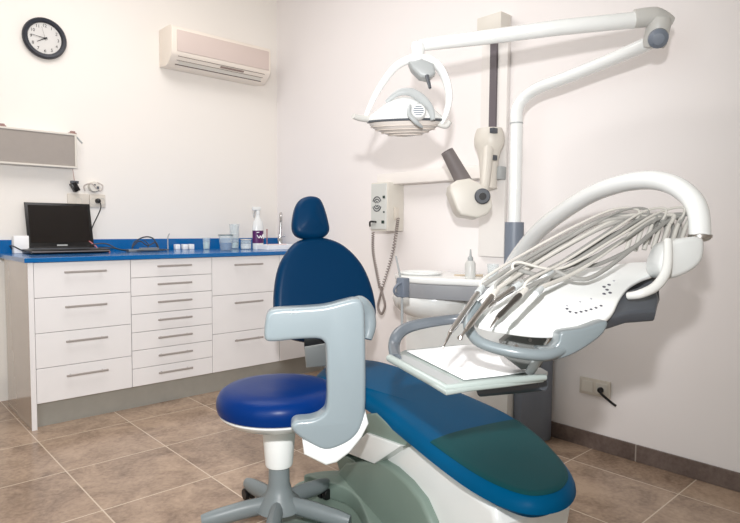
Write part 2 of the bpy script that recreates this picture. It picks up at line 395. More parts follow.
# white round plug cluster
q = on(93, 187, 1, YB)
t = thing('white_plug', 'round white plug with looped pale wire above the double socket', 'plug', q)
obj('plug_body', lathe(new(), [(.034, 0), (.036, .02), (.03, .034), (0, .037)], (q.x, YB, q.z), (0, -1, 0), 22), M_cream, t)
bm = new()
tube(bm, [(q.x+.02, YB-.02, q.z+.03), (q.x+.055, YB-.02, q.z+.01), (q.x+.04, YB-.02, q.z-.025), (q.x+.01, YB-.035, q.z-.01), (q.x-.02, YB-.035, q.z+.02), (q.x-.06, YB-.02, q.z+.005), (q.x-.055, YB-.015, q.z-.03)], .004, 8)
obj('wire', bm, mat('grey_beige_wire', (196, 186, 178), .5), t)
bm = new(); box(bm, (q.x+.012, YB-.04, q.z-.012), (q.x+.026, YB-.028, q.z+.004), .002); box(bm, (q.x-.005, YB-.04, q.z+.008), (q.x+.006, YB-.029, q.z+.018), .002)
obj('pins', bm, M_dgrey, t)

# ------------------------------------------------------------------ laptop
LY = 3.745
lx0, lx1 = wx(31, LY), wx(114, LY)
Lm = Matrix.Translation((0, 0, 0))
t = thing('laptop', 'open black laptop at the left end of the blue worktop', 'laptop', ((lx0+lx1)/2, LY+.13, ZT))
bx0, bx1 = lx0, lx1-.02
obj('base', box(new(), (bx0, LY, ZT+.003), (bx1, LY+.25, ZT+.026), .006), M_black, t)
obj('keyboard', box(new(), (bx0+.03, LY+.09, ZT+.0255), (bx1-.03, LY+.22, ZT+.029), .002, 1), M_dgrey, t)
obj('trim_strip', box(new(), (bx0+.004, LY-.0012, ZT+.012), (bx1-.004, LY+.004, ZT+.018)), M_bronze, t, 'brown-grey strip along the front edge')
hx0, hx1 = wx(28.5, LY+.25), wx(94.5, LY+.25)
ltz = on(58, 203, 1, LY+.33).z
tx0, tx1 = wx(27, LY+.33), wx(89.5, LY+.33)
A = [Vector((hx0, LY+.25, ZT+.026)), Vector((hx1, LY+.25, ZT+.026)), Vector((tx1+.012, LY+.33, ltz-.005)), Vector((tx0+.0, LY+.33, ltz))]
wv = hx1-hx0
A = [Vector((hx0, LY+.25, ZT+.027)), Vector((hx0+wv, LY+.25, ZT+.027)), Vector((hx0+wv, LY+.33, ltz)), Vector((hx0, LY+.33, ltz))]
nrm = (A[1]-A[0]).cross(A[3]-A[0]).normalized()
lid = obj('lid', prism(new(), A, nrm*-.012, .004), M_black, t)
def lidp(u, v, o=.001): return A[0]+(A[1]-A[0])*u+(A[3]-A[0])*v+nrm*o
obj('screen', prism(new(), [lidp(.045, .12), lidp(.955, .12), lidp(.955, .94), lidp(.045, .94)], nrm*.0008), M_screen, lid)
obj('badge', prism(new(), [lidp(.42, .045), lidp(.58, .045), lidp(.58, .075), lidp(.42, .075)], nrm*.0008), M_lgrey, lid)
obj('hinge', tube(new(), [(hx0+.03, LY+.247, ZT+.03), (hx1-.03, LY+.247, ZT+.03)], .006, 10), M_black, t)
q = Vector((bx0+.005, LY+.12, ZT+.014))
obj('side_cable', tube(new(), [q, q+Vector((-.03, .02, .012)), q+Vector((-.055, .06, .030)), q+Vector((-.06, .13, .03)), q+Vector((-.035, .14, .0)), q+Vector((-.004, .10, -.009))], .0035, 8), M_black, t)

# ------------------------------------------------------------------ things on the worktop
def W(x, Y): return Vector((wx(x, Y), Y, ZT))
c = W(20, 3.98)
tag(obj('paper_pack', box(new(), c+Vector((-.035, -.02, .0)), c+Vector((.045, .04, .105)), .004), M_paper), 'white paper pack standing between the laptop and the upstand', 'paper pack')
c = W(105, 3.78)
tag(obj('pink_cable', tube(new(), [c+Vector((-.04, .17, .07)), c+Vector((-.01, .12, .03)), c+Vector((-.035, .05, .008)), c+Vector((.03, .02, .007)), c+Vector((.01, -.05, .005))], .0035, 8), mat('pink_cable', (196, 120, 124), .5)), 'pink cable falling behind the right side of the laptop', 'cable')
c = W(143, 3.80)
bm = new()
tube(bm, [c+Vector((-.30, .06, .05)), c+Vector((-.22, .04, .055)), c+Vector((-.15, .0, .02)), c+Vector((-.04, -.02, .012)), c+Vector((.06, .0, .01)), c+Vector((.13, .02, .01)), c+Vector((.19, .04, .008))], .004, 8, 8)
tube(bm, [c+Vector((-.27, .02, .03)), c+Vector((-.20, .0, .03)), c+Vector((-.10, .04, .008)), c+Vector((0, .05, .008)), c+Vector((.10, .05, .012)), c+Vector((.16, .0, .01)), c+Vector((.08, -.05, .008)), c+Vector((-.06, -.05, .01))], .0035, 8, 8)
tube(bm, [c+Vector((-.06, .03, .01)), c+Vector((-.045, .03, .06)), c+Vector((.02, .03, .095)), c+Vector((.08, .03, .085)), c+Vector((.11, .02, .02))], .0045, 8, 8)
tube(bm, [c+Vector((-.07, .0, .03)), c+Vector((-.02, .01, .07)), c+Vector((.04, .02, .04)), c+Vector((.09, .01, .06)), c+Vector((.10, -.02, .01))], .004, 8, 8)
tube(bm, [c+Vector((.02, .03, .075)), c+Vector((.045, .02, .045)), c+Vector((.03, .02, .012))], .003, 8, 8)
tag(obj('cable_coil', bm, mat('dark_grey_cable', (52, 58, 66), .4)), 'tangle of dark grey cables on the worktop right of the laptop', 'cables')
bm = new(); box(bm, c+Vector((-.10, -.03, 0)), c+Vector((-.02, .03, .018)), .005); box(bm, c+Vector((-.02, -.02, .002)), c+Vector((.10, .02, .026)), .004)
tag(obj('cable_hub', bm, mat('grey_hub', (120, 126, 132), .35)), 'small grey box lying in the tangle of cables', 'adapter')
c = W(168, 4.02)
tag(obj('thin_rod', tube(new(), [c+Vector((0, 0, .0)), c+Vector((0, .0, .085)), c+Vector((.012, .0, .115))], .004, 8), M_lgrey), 'thin pale rod standing against the blue upstand', 'rod')
for x0, lb in ((177, 'leftmost of the three small white blocks in front of the blue upstand'), (184.5, 'middle of the three small white blocks in front of the blue upstand'), (191, 'rightmost of the three small white blocks in front of the blue upstand')):
    c = W(x0, 4.03)
    tag(obj('white_block', box(new(), c+Vector((-.018, -.02, 0)), c+Vector((.018, .018, .038)), .004), M_paper), lb, 'block', 'small white blocks on the worktop')
def cup(name, x, Y, r0, r1, h, label, rim=None, fill=None, cat='glass'):
    c = W(x, Y); t = thing(name, label, cat, c)
    obj('cup', lathe(new(), [(0, .001), (r0, .001), (r1, h), (r1-.0025, h), (r0-.0025, .006), (0, .006)], c, seg=24), M_glass, t)
    if rim: obj('rim', lathe(new(), [(r1-.003, h-.004), (r1+.002, h-.004), (r1+.002, h+.001), (r1-.003, h+.001), (r1-.003, h-.004)], c, seg=24), rim, t)
    if fill: obj('contents', lathe(new(), [(0, .0065), (r0-.004, .0065), (r0-.003+ (r1-r0)*fill[1], h*fill[1]), (0, h*fill[1])], c, seg=20), fill[0], t)
    return t
M_water = mat('pale_cyan_water', (205, 226, 226), .1)
cup('plastic_cup', 206.5, 3.95, .024, .028, .085, 'clear plastic cup on the worktop just right of the small white blocks', None, (M_water, .6))
cup('mixing_bowl', 226, 3.72, .040, .052, .110, 'wide clear cup with a dark rim holding blue liquid on the worktop', mat('dark_green_rim', (52, 82, 82), .3), (mat('blue_liquid', (20, 104, 166), .15), .5))
cup('glass_jar', 234.5, 3.95, .034, .037, .185, 'tall clear glass jar behind the wide dark-rimmed cup', M_glass, (M_water, .25))
cup('glass_jar', 246, 3.82, .040, .040, .075, 'short clear jar with white contents left of the spray bottle', mat('cream_rim', (228, 220, 206), .4), (M_paper, .5))
c = W(258, 3.80); t = thing('spray_bottle', 'white spray bottle with a purple label beside the tap', 'spray bottle', c)
obj('bottle_body', lathe(new(), [(0, 0), (.040, 0), (.043, .006), (.043, .17), (.036, .205), (.017, .24), (.014, .262), (0, .262)], c, seg=28, sy=.75), M_white, t)
obj('bottle_label', lathe(new(), [(.0436, .045), (.0436, .140), (.0425, .140), (.0425, .045), (.0436, .045)], c, seg=28, sy=.75), M_purple, t, 'purple label with white marks')
bm = new(); F2 = frame_from((0, -1, 0))
tube(bm, [c+Vector((-.028, -.0335, .105)), c+Vector((-.012, -.0335, .085)), c+Vector((.0, -.0345, .10)), c+Vector((.01, -.0345, .085)), c+Vector((.026, -.031, .11)), c+Vector((.03, -.030, .08))], .004, 8)
tube(bm, [c+Vector((-.03, -.032, .125)), c+Vector((-.01, -.034, .128))], .003, 6)
obj('label_print', bm, M_paper, t)
bm = lathe(new(), [(0, .262), (.015, .262), (.015, .290), (0, .290)], c, seg=16); box(bm, c+Vector((-.045, -.012, .290)), c+Vector((.02, .012, .318)), .005)
obj('sprayer_head', bm, M_white, t)
obj('trigger', tube(new(), [c+Vector((-.02, 0, .290)), c+Vector((-.034, 0, .262)), c+Vector((-.032, 0, .235))], .004, 8), M_lgrey, t)
# sink tray, tap
c = W(276, 3.72); t = thing('white_tray', 'long low white tray on the worktop in front of the tap', 'tray', c)
bm = new(); box(bm, c+Vector((-.13, -.09, 0)), c+Vector((.17, .10, .012)), .003)
obj('tray_base', bm, M_paper, t)
bm = new()
for lo, hi in (((-.13, -.09, .012), (.17, -.082, .035)), ((-.13, .092, .012), (.17, .10, .035)), ((-.13, -.082, .012), (-.122, .092, .035)), ((.162, -.082, .012), (.17, .092, .035))): box(bm, c+Vector(lo), c+Vector(hi))
obj('tray_rim', bm, M_paper, t)
obj('towel', tube(new(), [c+Vector((-.11, -.06, .028)), c+Vector((-.02, -.05, .026)), c+Vector((.05, -.06, .030))], [.014, .016, .013], 12), mat('pale_pink_cloth', (226, 206, 204), .8), t)
c = W(280, 3.95); t = thing('tap', 'chrome kitchen tap with a curved spout behind the white tray', 'tap', c)
obj('tap_body', lathe(new(), [(0, 0), (.026, 0), (.026, .012), (.020, .02), (.020, .07), (.014, .085), (0, .088)], c, seg=20), M_chrome, t)
obj('spout', tube(new(), [c+Vector((0, 0, .08)), c+Vector((.008, 0, .18)), c+Vector((.004, -.005, .245)), c+Vector((-.012, -.03, .275)), c+Vector((-.03, -.06, .262)), c+Vector((-.036, -.07, .215))], .0115, 12), M_chrome, t)
obj('lever', tube(new(), [c+Vector((0, 0, .085)), c+Vector((.03, -.03, .10))], .005, 8), M_chrome, t)
c = W(267, 3.99)
tag(obj('pink_brush', tube(new(), [c, c+Vector((0, 0, .10)), c+Vector((.0, 0, .15))], [.004, .004, .006], 8), mat('rose_plastic', (186, 130, 130), .5)), 'thin rose-coloured stick standing between spray bottle and tap', 'brush')

# ------------------------------------------------------------------ wall-mounted x-ray unit
def RW(x, y, off=0): return on(x, y, 0, XR-off)
t = thing('xray_unit', 'ivory wall-mounted dental x-ray unit with a tall rail and angled dark cone', 'x-ray unit', RW(495, 210))
yl, yr = RW(484, 100).y, RW(510, 100).y
ztop = RW(497, 18).z
zbm = .92
obj('wall_rail', box(new(), (XR-.03, yr, zbm), (XR-.0005, yl, ztop-.01), .004), mat('rail_white', (236, 232, 228), .4), t)
ytc = (RW(479, 20, .08).y+RW(505, 20, .08).y)/2
ct = on(490, 22, 0, XR-.12)
ty0, ty1 = on(501, 22, 0, XR-.12).y, on(477, 22, 0, XR-.12).y
obj('top_cap', box(new(), (XR-.12, ty0, ct.z-.06), (XR-.031, ty1, ct.z+.04), .004), M_cream, t)
sy0, sy1 = on(496, 80, 0, XR-.045).y, on(489.5, 80, 0, XR-.045).y
obj('track', box(new(), (XR-.045, sy0, on(492, 134, 0, XR-.045).z), (XR-.0305, sy1, ct.z-.061)), M_strip, t, 'charcoal strip running down the rail')
# bell-shaped carriage
cc2 = on(489, 150, 0, XR-.10)
def CZ(y): return on(489, y, 0, XR-.10).z
bell = [(.001, CZ(129)), (.070, CZ(129)), (.078, CZ(133)), (.084, CZ(139)), (.082, CZ(145)), (.064, CZ(152)), (.054, CZ(160)), (.048, CZ(176)), (.048, CZ(188)), (.001, CZ(190))]
obj('carriage', lathe(new(), [(r, z) for r, z in bell], (cc2.x, cc2.y, 0), seg=24, sx=.9), M_cream, t)
q = on(492, 158, 0, XR-.17)
bm = new(); box(bm, (q.x, q.y-.006, CZ(162)), (q.x+.04, q.y+.006, CZ(157)), .002); box(bm, (q.x-.01, q.y-.012, CZ(136)), (q.x+.03, q.y+.012, CZ(131)), .002)
obj('carriage_marks', bm, M_dgrey, t)
# small framed bracket right of the arm
q = on(497, 173, 0, XR-.07)
obj('side_bracket', box(new(), (q.x-.02, q.y-.035, q.z-.035), (XR-.031, q.y+.03, q.z+.035), .006), M_lgrey, t)
# horizontal arm to the control box
aY0, aY1 = on(470, 175, 0, XR-.08).y, on(381, 178, 0, XR-.08).y
az = on(430, 176, 0, XR-.08).z
obj('wall_arm', box(new(), (XR-.10, aY0-.10, az-.036), (XR-.03, aY1+.02, az+.036), .006), mat('arm_white', (238, 233, 228), .4), t)
# head with cone
hd = 2.95
obj('drop_arm', tube(new(), [P(488, 150, hd+.08), P(486, 175, hd+.02), P(483, 196, hd)], [.04, .034, .03], 14, flat=.7), M_cream, t)
hp = [(451, 184), (457, 180), (470, 178), (482, 184), (491, 194), (493, 206), (488, 214), (478, 218), (461, 215), (457, 210), (450, 191)]
hn = Vector(FWD); hq = P(470, 200, hd-.09)
head = obj('xray_head', prism(new(), [onp(x, y, hq, hn) for x, y in hp], FWD*.16, .012, 3), M_cream, t)
obj('cone', lathe(new(), [(0, 0), (.042, 0), (.032, .19), (.027, .19), (.027, .17), (0, .17)], P(465, 184, hd-.02), (P(448.5, 153, hd-.06)-P(465, 183, hd-.02)), 24), M_bronze, head, 'grey-brown tube pointing up left')
obj('joint_knob', lathe(new(), [(0, 0), (.036, 0), (.038, .01), (.038, .03), (.032, .036), (0, .036)], P(482, 196, hd-.09), P(484, 197, hd-.2)-P(482, 196, hd-.09), 24), M_dgrey, head)
obj('joint_cap', lathe(new(), [(0, .036), (.018, .036), (.018, .042), (0, .042)], P(482, 196, hd-.09), P(484, 197, hd-.2)-P(482, 196, hd-.09), 20), M_black, head)
# control box
bx_ = 2.575
cy1, cy0 = 2.79, 2.633
cz1, cz0 = on(372, 183, 0, bx_).z, on(372, 231, 0, bx_).z
cyb = cy0
t = thing('xray_control_box', 'ivory control box with a round speaker grille hanging left of the x-ray arm', 'control box', (XR-.10, cy0, cz0))
# the box stands square to the right wall; its speaker side faces the room's near side
obj('housing', box(new(), (bx_, cyb, cz0), (XR-.001, cy1, cz1), .005), M_cream, t)
obj('front_plate', box(new(), (bx_-.006, cy0+.01, cz0+.012), (bx_+.001, cy1-.006, cz1-.008), .002, 1), mat('silver_grey_plate', (206, 208, 204), .35), t)
c = on(377, 204, 0, bx_-.006)
bm = new()
for r in (.013, .027, .040):
    for s0 in (0, 1):
        tube(bm, [Vector((c.x-.001, c.y+math.cos(PI*(.12+.76*k/10)+s0*PI)*r, c.z+math.sin(PI*(.12+.76*k/10)+s0*PI)*r*1.15)) for k in range(11)], .0035, 6, smooth=False)
obj('speaker_grille', bm, M_dgrey, t)
for x, y, wd in ((384, 197, .010), (384, 212, .006), (383, 222, .012)):
    q = on(x, y, 0, bx_-.006); obj('button', box(new(), (bx_-.010, q.y-wd, q.z-wd*.8), (bx_-.0055, q.y+wd, q.z+wd*.8), .001, 1), mat('dark_green_button', (30, 52, 44), .4), t)
q = on(374, 222, 0, bx_-.006)
obj('cord_plug', tube(new(), [(bx_-.006, q.y-.02, q.z), (bx_-.022, q.y-.015, q.z+.002), (bx_-.022, q.y+.02, q.z), (bx_-.02, q.y+.022, q.z-.03)], .006, 10), M_black, t)
q2 = on(396, 212, 1, cy0)
obj('side_switch', box(new(), (q2.x-.02, cy0-.012, q2.z-.05), (q2.x+.015, cy0+.001, q2.z+.03), .004), M_socket, t)
# coiled cord hanging from the box
def coil(pts, r, turns, wr):
    c = curve(pts, 10); L = [0]
    for a, b in zip(c, c[1:]): L.append(L[-1]+(b-a).length)
    out = []; n = turns*10
    for i in range(n+1):
        s = L[-1]*i/n; k = max(j for j in range(len(L)) if L[j] <= s+1e-9); k = min(k, len(c)-2)
        p = c[k].lerp(c[k+1], (s-L[k])/max(1e-9, L[k+1]-L[k])); F = frame_from(c[k+1]-c[k], (1, 0, 0)); a = 2*PI*i/10
        out.append(p+F@Vector((math.cos(a)*r, math.sin(a)*r, 0)))
    bm = new(); tube(bm, out, wr, 6, smooth=False); return bm
X_ = bx_-.02
t = thing('coiled_cord', 'grey coiled cord hanging in a loop below the x-ray control box', 'cord', on(380, 300, 0, X_))
obj('coil', coil([on(373, 232, 0, X_), on(373, 250, 0, X_), on(376, 268, 0, X_), on(380, 288, 0, X_)], .008, 26, .0032), mat('grey_cord', (140, 130, 126), .5), t)
obj('coil', coil([Vector((q2.x, cy0-.02, q2.z-.04)), on(395, 240, 0, X_), on(390, 262, 0, X_), on(382, 288, 0, X_)], .008, 28, .0032), MAT['grey_cord'], t)
obj('loop', tube(new(), [on(380, 286, 0, X_), on(383, 296, 0, X_), on(385, 306, 0, X_), on(381.5, 314, 0, X_), on(378, 307, 0, X_), on(380, 297, 0, X_), on(382.5, 288, 0, X_)], .008, 10), MAT['grey_cord'], t)

# ------------------------------------------------------------------ right wall socket with black plug
t = thing('wall_socket', 'double ivory wall socket low on the right wall with a black cord', 'socket', RW(597, 388))
p0, p1 = RW(580.5, 384), RW(611, 392)
zc = (RW(581, 376).z+RW(581, 392).z)/2
obj('plate', box(new(), (XR-.012, p1.y, zc-.041), (XR-.0005, p0.y, zc+.041), .003), M_socket, t)
ym = (p0.y+p1.y)/2
obj('socket_insert', box(new(), (XR-.015, ym+.008, zc-.028), (XR-.011, p0.y-.012, zc+.028), .002, 1), M_cream, t)
obj('socket_insert', box(new(), (XR-.015, p1.y+.012, zc-.028), (XR-.011, ym-.008, zc+.028), .002, 1), M_cream, t)
q = Vector((XR-.015, (p1.y+ym)/2+.004, zc-.004))
t = thing('power_plug', 'black plug and stub of cord in the low socket on the right wall', 'plug', q)
obj('plug_body', lathe(new(), [(.014, 0), (.014, .012), (.008, .022), (0, .024)], q, (-1, 0, 0), 16), M_black, t)
obj('cord', tube(new(), [q+Vector((-.016, 0, 0)), q+Vector((-.03, -.02, -.012)), q+Vector((-.028, -.06, -.038)), q+Vector((-.02, -.085, -.055))], .006, 10), M_black, t)

# ------------------------------------------------------------------ spittoon unit with the lamp pole
ux0, uy0, uy1 = 2.45, 1.60, 2.36
t = thing('spittoon_unit', 'white and grey spittoon unit standing by the right wall behind the tray', 'spittoon unit', (2.55, 2.0, 0))
bm = new()
pl = curve([(2.45, 2.34, 0), (2.42, 2.2, 0), (2.42, 1.8, 0), (2.45, 1.64, 0)], 6) + [Vector((2.69, 1.64, 0)), Vector((2.69, 2.34, 0))]
prism(bm, pl, (0, 0, .765), .01); obj('body', bm, M_white, t)
bm = new()
pl = [Vector((2.50, 1.635, 0)), Vector((2.50, 1.59, 0)), Vector((2.52, 1.565, 0)), Vector((2.58, 1.53, 0)), Vector((2.66, 1.518, 0)), Vector((2.695, 1.535, 0)), Vector((2.708, 1.57, 0)), Vector((2.708, 1.635, 0))]
prism(bm, pl, (0, 0, .71), .008); obj('grey_side_panel', bm, M_grey, t)
# basin: a long rounded top with a grey belt
bo = [(398, 283), (404, 275), (425, 272), (455, 272), (485, 274), (505, 280), (500, 288), (470, 291), (430, 290), (405, 289)]
d0 = 2.75
bz = .80
cA, cB = on(403, 283, 2, bz), on(500, 283, 2, bz)
ow = curve([on(x, y, 2, bz) for x, y in ((402, 285), (412, 281), (440, 280), (475, 281), (505, 284), (500, 293), (480, 300), (450, 298), (420, 296), (405, 291))], 5, True)
ow = curve([Vector((2.42, 2.36, bz)), Vector((2.30, 2.29, bz)), Vector((2.21, 2.17, bz)), Vector((2.20, 2.02, bz)), Vector((2.25, 1.90, bz)), Vector((2.30, 1.80, bz)), Vector((2.34, 1.68, bz)), Vector((2.44, 1.62, bz)), Vector((2.58, 1.64, bz)), Vector((2.66, 1.75, bz)), Vector((2.68, 2.0, bz)), Vector((2.66, 2.28, bz)), Vector((2.55, 2.36, bz))], 4, True)
prism_b = new(); prism(prism_b, [p+Vector((0, 0, -.01)) for p in ow], (0, 0, .035), .012, 4); obj('basin_top', prism_b, M_enam, t)
c0 = sum(ow, Vector())/len(ow)
prism_b = new(); prism(prism_b, [c0+(p-c0)*.985+Vector((0, 0, -.085)) for p in ow], (0, 0, .0745), .004); obj('belt', prism_b, mat('belt_grey', (150, 152, 156), .3), t)
bc = Vector((2.38, 2.10, bz))
bm = new(); lathe(bm, [(.185, -.0855), (.19, -.11), (.175, -.15), (.135, -.19), (.07, -.215), (0, -.22)], bc, seg=32, sy=1.15); obj('bowl', bm, M_enam, t)
bm = new(); lathe(bm, [(.10, .026), (.115, .030), (.118, .036), (.112, .040), (.10, .034), (.10, .026)], bc+Vector((-.02, .05, 0)), seg=28); obj('basin_ring', bm, M_white, t)
# suction hose holder (thin rod) left of the unit
q0, q1 = P(402, 330, 2.72), P(402, 290, 2.70)
obj('suction_rod', tube(new(), [P(402, 335, 2.72), P(402, 300, 2.70), P(401, 282, 2.69), P(396, 256, 2.68)], [.006, .006, .005, .004], 8), M_lgrey, t)
obj('suction_clip', tube(new(), [P(403, 282, 2.68), P(397, 285, 2.66), P(394, 291, 2.66), P(398, 296, 2.68), P(403, 294, 2.69)], .006, 8), M_grey, t)
obj('suction_block', box(new(), P(402, 297, 2.70)-Vector((.02, .03, 0)), P(402, 297, 2.70)+Vector((.02, .02, .09)), .005), M_grey, t)
# bottle and cup on the basin top
c = Vector((*on(476, 281, 2, bz+.025).xy, bz+.025)); c = Vector((2.36, 1.815, bz+.0255))
t = thing('white_bottle', 'small translucent bottle with a pointed cap standing on the spittoon unit', 'bottle', c)
obj('bottle_body', lathe(new(), [(0, 0), (.026, 0), (.027, .005), (.027, .075), (.018, .09), (0, .09)], c, seg=20), mat('milky_plastic', (232, 232, 228), .3, trans=.3), t)
obj('bottle_cap', lathe(new(), [(.014, .0905), (.014, .105), (.006, .115), (.004, .145), (0, .148)], c, seg=16), M_lgrey, t)
c2 = Vector((2.42, 1.72, bz+.0255)); t = thing('drinking_cup', 'clear plastic cup beside the small bottle on the spittoon unit', 'cup', c2)
obj('cup', lathe(new(), [(0, .001), (.024, .001), (.031, .075), (.029, .075), (.022, .005), (0, .005)], c2, seg=20), M_glass, t)
c3 = Vector((2.44, 1.98, bz+.0255)); tag(obj('metal_spatula', tube(new(), [c3, c3+Vector((.02, -.06, .004)), c3+Vector((.06, -.14, .006))], [.006, .004, .006], 8), mat('brass_tool', (200, 184, 160), .35, metal=.3), loc=c3), 'slim tool lying on top of the spittoon unit', 'tool')

# ------------------------------------------------------------------ pole, curved lamp arm, lamp
PD = 2.78
pb = P(513.5, 262, PD); pole_x, pole_y = pb.x, pb.y
def pz_(y): return P(514, y, PD).z
t = thing('lamp_pole', 'white pole rising behind the instrument console and bending into the lamp arm', 'pole', (pole_x, pole_y, bz+.03))
up = Vector((pole_x, pole_y, 0))
zb0 = bz+.027
obj('lower_post', tube(new(), [up+Z*zb0, up+Z*pz_(125)], .029, 20), M_enam, t)
e0 = up+Z*(pz_(125)+.001)
J = P(655, 33, 2.22)
arm1 = [e0, up+Z*pz_(112), P(523, 99, PD-.04), P(538, 88, PD-.10), P(565, 78, PD-.2), P(605, 62, PD-.35), P(640, 47, 2.27), P(655, 40, 2.22)]
obj('swing_arm', tube(new(), arm1, [.0295, .029, .028, .027, .027, .027, .027, .027], 20), M_enam, t)
obj('collar', lathe(new(), [(.031, -.003), (.031, .003), (.0293, .003), (.0293, -.003), (.031, -.003)], e0, seg=20), M_lgrey, t)
# elbow joint
obj('elbow', lathe(new(), [(0, -.052), (.036, -.052), (.043, -.035), (.043, .035), (.036, .055), (0, .058)], P(657, 33, 2.2), Vector((-.15, -.25, .95)), 24), mat('elbow_grey', (204, 203, 198), .35), t)
obj('elbow_cap', lathe(new(), [(0, 0), (.034, 0), (.036, .01), (.034, .03), (.02, .042), (0, .044)], P(658, 38, 2.17), P(661, 44, 2.0)-P(658, 38, 2.17), 20), M_grey, t, 'darker grey round cap under the elbow')
t2 = thing('dental_lamp', 'white dental operating lamp hanging at the end of its long arm', 'lamp', P(405, 120, 2.36))
M_sock = mat('elbow_grey', (204, 203, 198), .35)
obj('arm_sleeve', tube(new(), [P(672, 22, 2.19), P(655, 17, 2.19), P(634, 19, 2.2)], [.018, .036, .034], 20), M_sock, t2)
obj('upper_arm', tube(new(), [P(640, 19.5, 2.2), P(560, 27.5, 2.25), P(480, 38, 2.32), P(430, 44, 2.36), P(418, 46, 2.37)], [.030, .0295, .028, .025, .022], 20, smooth=False), M_enam, t2)
LDp = 2.36
obj('neck', lathe(new(), [(0, -.05), (.022, -.05), (.026, -.01), (.030, .01), (.026, .026), (.012, .034), (0, .036)], P(418, 50, LDp), Z, 20), M_enam, t2)
# yoke: two curved arms
obj('yoke', tube(new(), [P(364, 121, LDp-.03), P(371, 104, LDp-.03), P(382, 84, LDp-.02), P(398, 65, LDp-.01), P(418, 58, LDp), P(436, 64, LDp-.01), P(446, 80, LDp-.03), P(449, 98, LDp-.05), P(446, 114, LDp-.06), P(441, 124, LDp-.06)],
    [.009, .012, .015, .017, .019, .020, .019, .018, .015, .011], 14, flat=.7), M_enam, t2)
obj('pivot_block', prism(new(), [onp(x, y, P(425, 70, LDp-.05), FWD) for x, y in ((409, 61), (422, 58), (434, 63), (436, 72), (429, 78), (420, 76), (412, 68))], FWD*.07, .012), M_lgrey, t2)
obj('lever', tube(new(), [P(427, 76, LDp-.06), P(430, 88, LDp-.09)], [.009, .006], 10), M_dgrey, t2)
LC = P(405, 121, LDp-.02); lax = (Z*.985 + FWD*-.12 + RGT*-.03).normalized()
RL = .152
obj('reflector_housing', lathe(new(), [(RL, 0), (RL*1.01, .008), (RL*.93, .022), (RL*.75, .045), (RL*.52, .070), (RL*.30, .088), (RL*.1, .094), (0, .095)], LC, lax, 36, sx=1, sy=.85, x=RGT), M_enam, t2)
obj('housing_rim', lathe(new(), [(RL*.9, -.005), (RL*1.01, -.005), (RL*1.02, .0), (RL*1.0, .004), (RL*.9, .004), (RL*.9, -.005)], LC, lax, 36, sx=1, sy=.85, x=RGT), M_dgrey, t2)
lens = new()
lathe(lens, [(RL*.95, -.006), (RL*.93, -.016), (RL*.78, -.034), (RL*.5, -.052), (RL*.2, -.061), (0, -.063)], LC, lax, 36, sx=1, sy=.85, x=RGT)
ln = obj('lens', lens, M_lens, t2)
obj('lens_ribs', (lambda b: [lathe(b, [(RL*r+.002, -z), (RL*r+.003, -z-.0025), (RL*r, -z-.003), (RL*r-.001, -z), (RL*r+.002, -z)], LC, lax, 36, sx=1, sy=.85, x=RGT) for r, z in ((.90, .021), (.78, .034), (.62, .045), (.45, .054))] and b)(new()), mat('rib_tan', (218, 208, 198), .3), ln)
obj('back_crest', tube(new(), [P(386, 102, LDp-.06), P(398, 93, LDp-.07), P(410, 92, LDp-.08), P(421, 98, LDp-.1), P(430, 108, LDp-.12), P(433, 120, LDp-.13)], [.006, .013, .016, .017, .014, .010], 12, flat=.6), M_lgrey, t2)
kn = P(418, 112, LDp-.15)
obj('fan_cover', lathe(new(), [(0, 0), (.028, 0), (.032, .01), (.030, .04), (.024, .05), (0, .052)], kn+FWD*.03, -FWD, 20), M_white, t2)
gr = new()
for k in range(-2, 3):
    hw = math.sqrt(max(0, .020**2-(k*.008)**2)); tube(gr, [kn-FWD*.0225+UPV*(k*.008)-RGT*hw, kn-FWD*.0225+UPV*(k*.008)+RGT*hw], .002, 6)
obj('fan_grille', gr, M_grey, t2)
obj('side_clip', tube(new(), [P(410, 105, LDp-.16), P(409, 114, LDp-.17), P(416, 122, LDp-.17), P(422, 127, LDp-.15)], [.006, .009, .009, .005], 10), M_lgrey, t2)
obj('grip', tube(new(), [P(369, 119, LDp-.05), P(360, 118, LDp-.07), P(353, 116, LDp-.09)], [.014, .013, .010], 14), M_sock, t2, 'left hand grip')
obj('grip', tube(new(), [P(438, 124, LDp-.05), P(446, 126, LDp-.06), P(450, 121, LDp-.07)], [.011, .011, .010], 14), M_sock, t2, 'right hand grip')

# ------------------------------------------------------------------ dental chair
AX = Vector((-.33, -.944, 0)).normalized(); SX = Vector((.944, -.33, 0)).normalized()
t = thing('dental_chair', 'blue dental chair with upright backrest and teal leg rest on a white base', 'dental chair', (1.5, 1.5, 0))
zp = .455
seat_px = [(318, 369), (330, 361), (350, 358.5), (375, 359), (400, 365), (430, 377), (470, 393), (510, 411), (540, 431), (563, 453), (576, 472), (573, 486), (559, 495), (533, 498), (504, 491), (471, 475), (436, 451), (401, 424), (373, 403), (350, 390), (330, 382), (314, 376)]
so = curve([on(x, y, 2, zp) for x, y in seat_px], 4, True)
pad = obj('seat_and_leg_rest', cushion(new(), so, Z, .065, .040, .008), M_teal, t, 'one-piece teal blue seat and leg rest cushion')
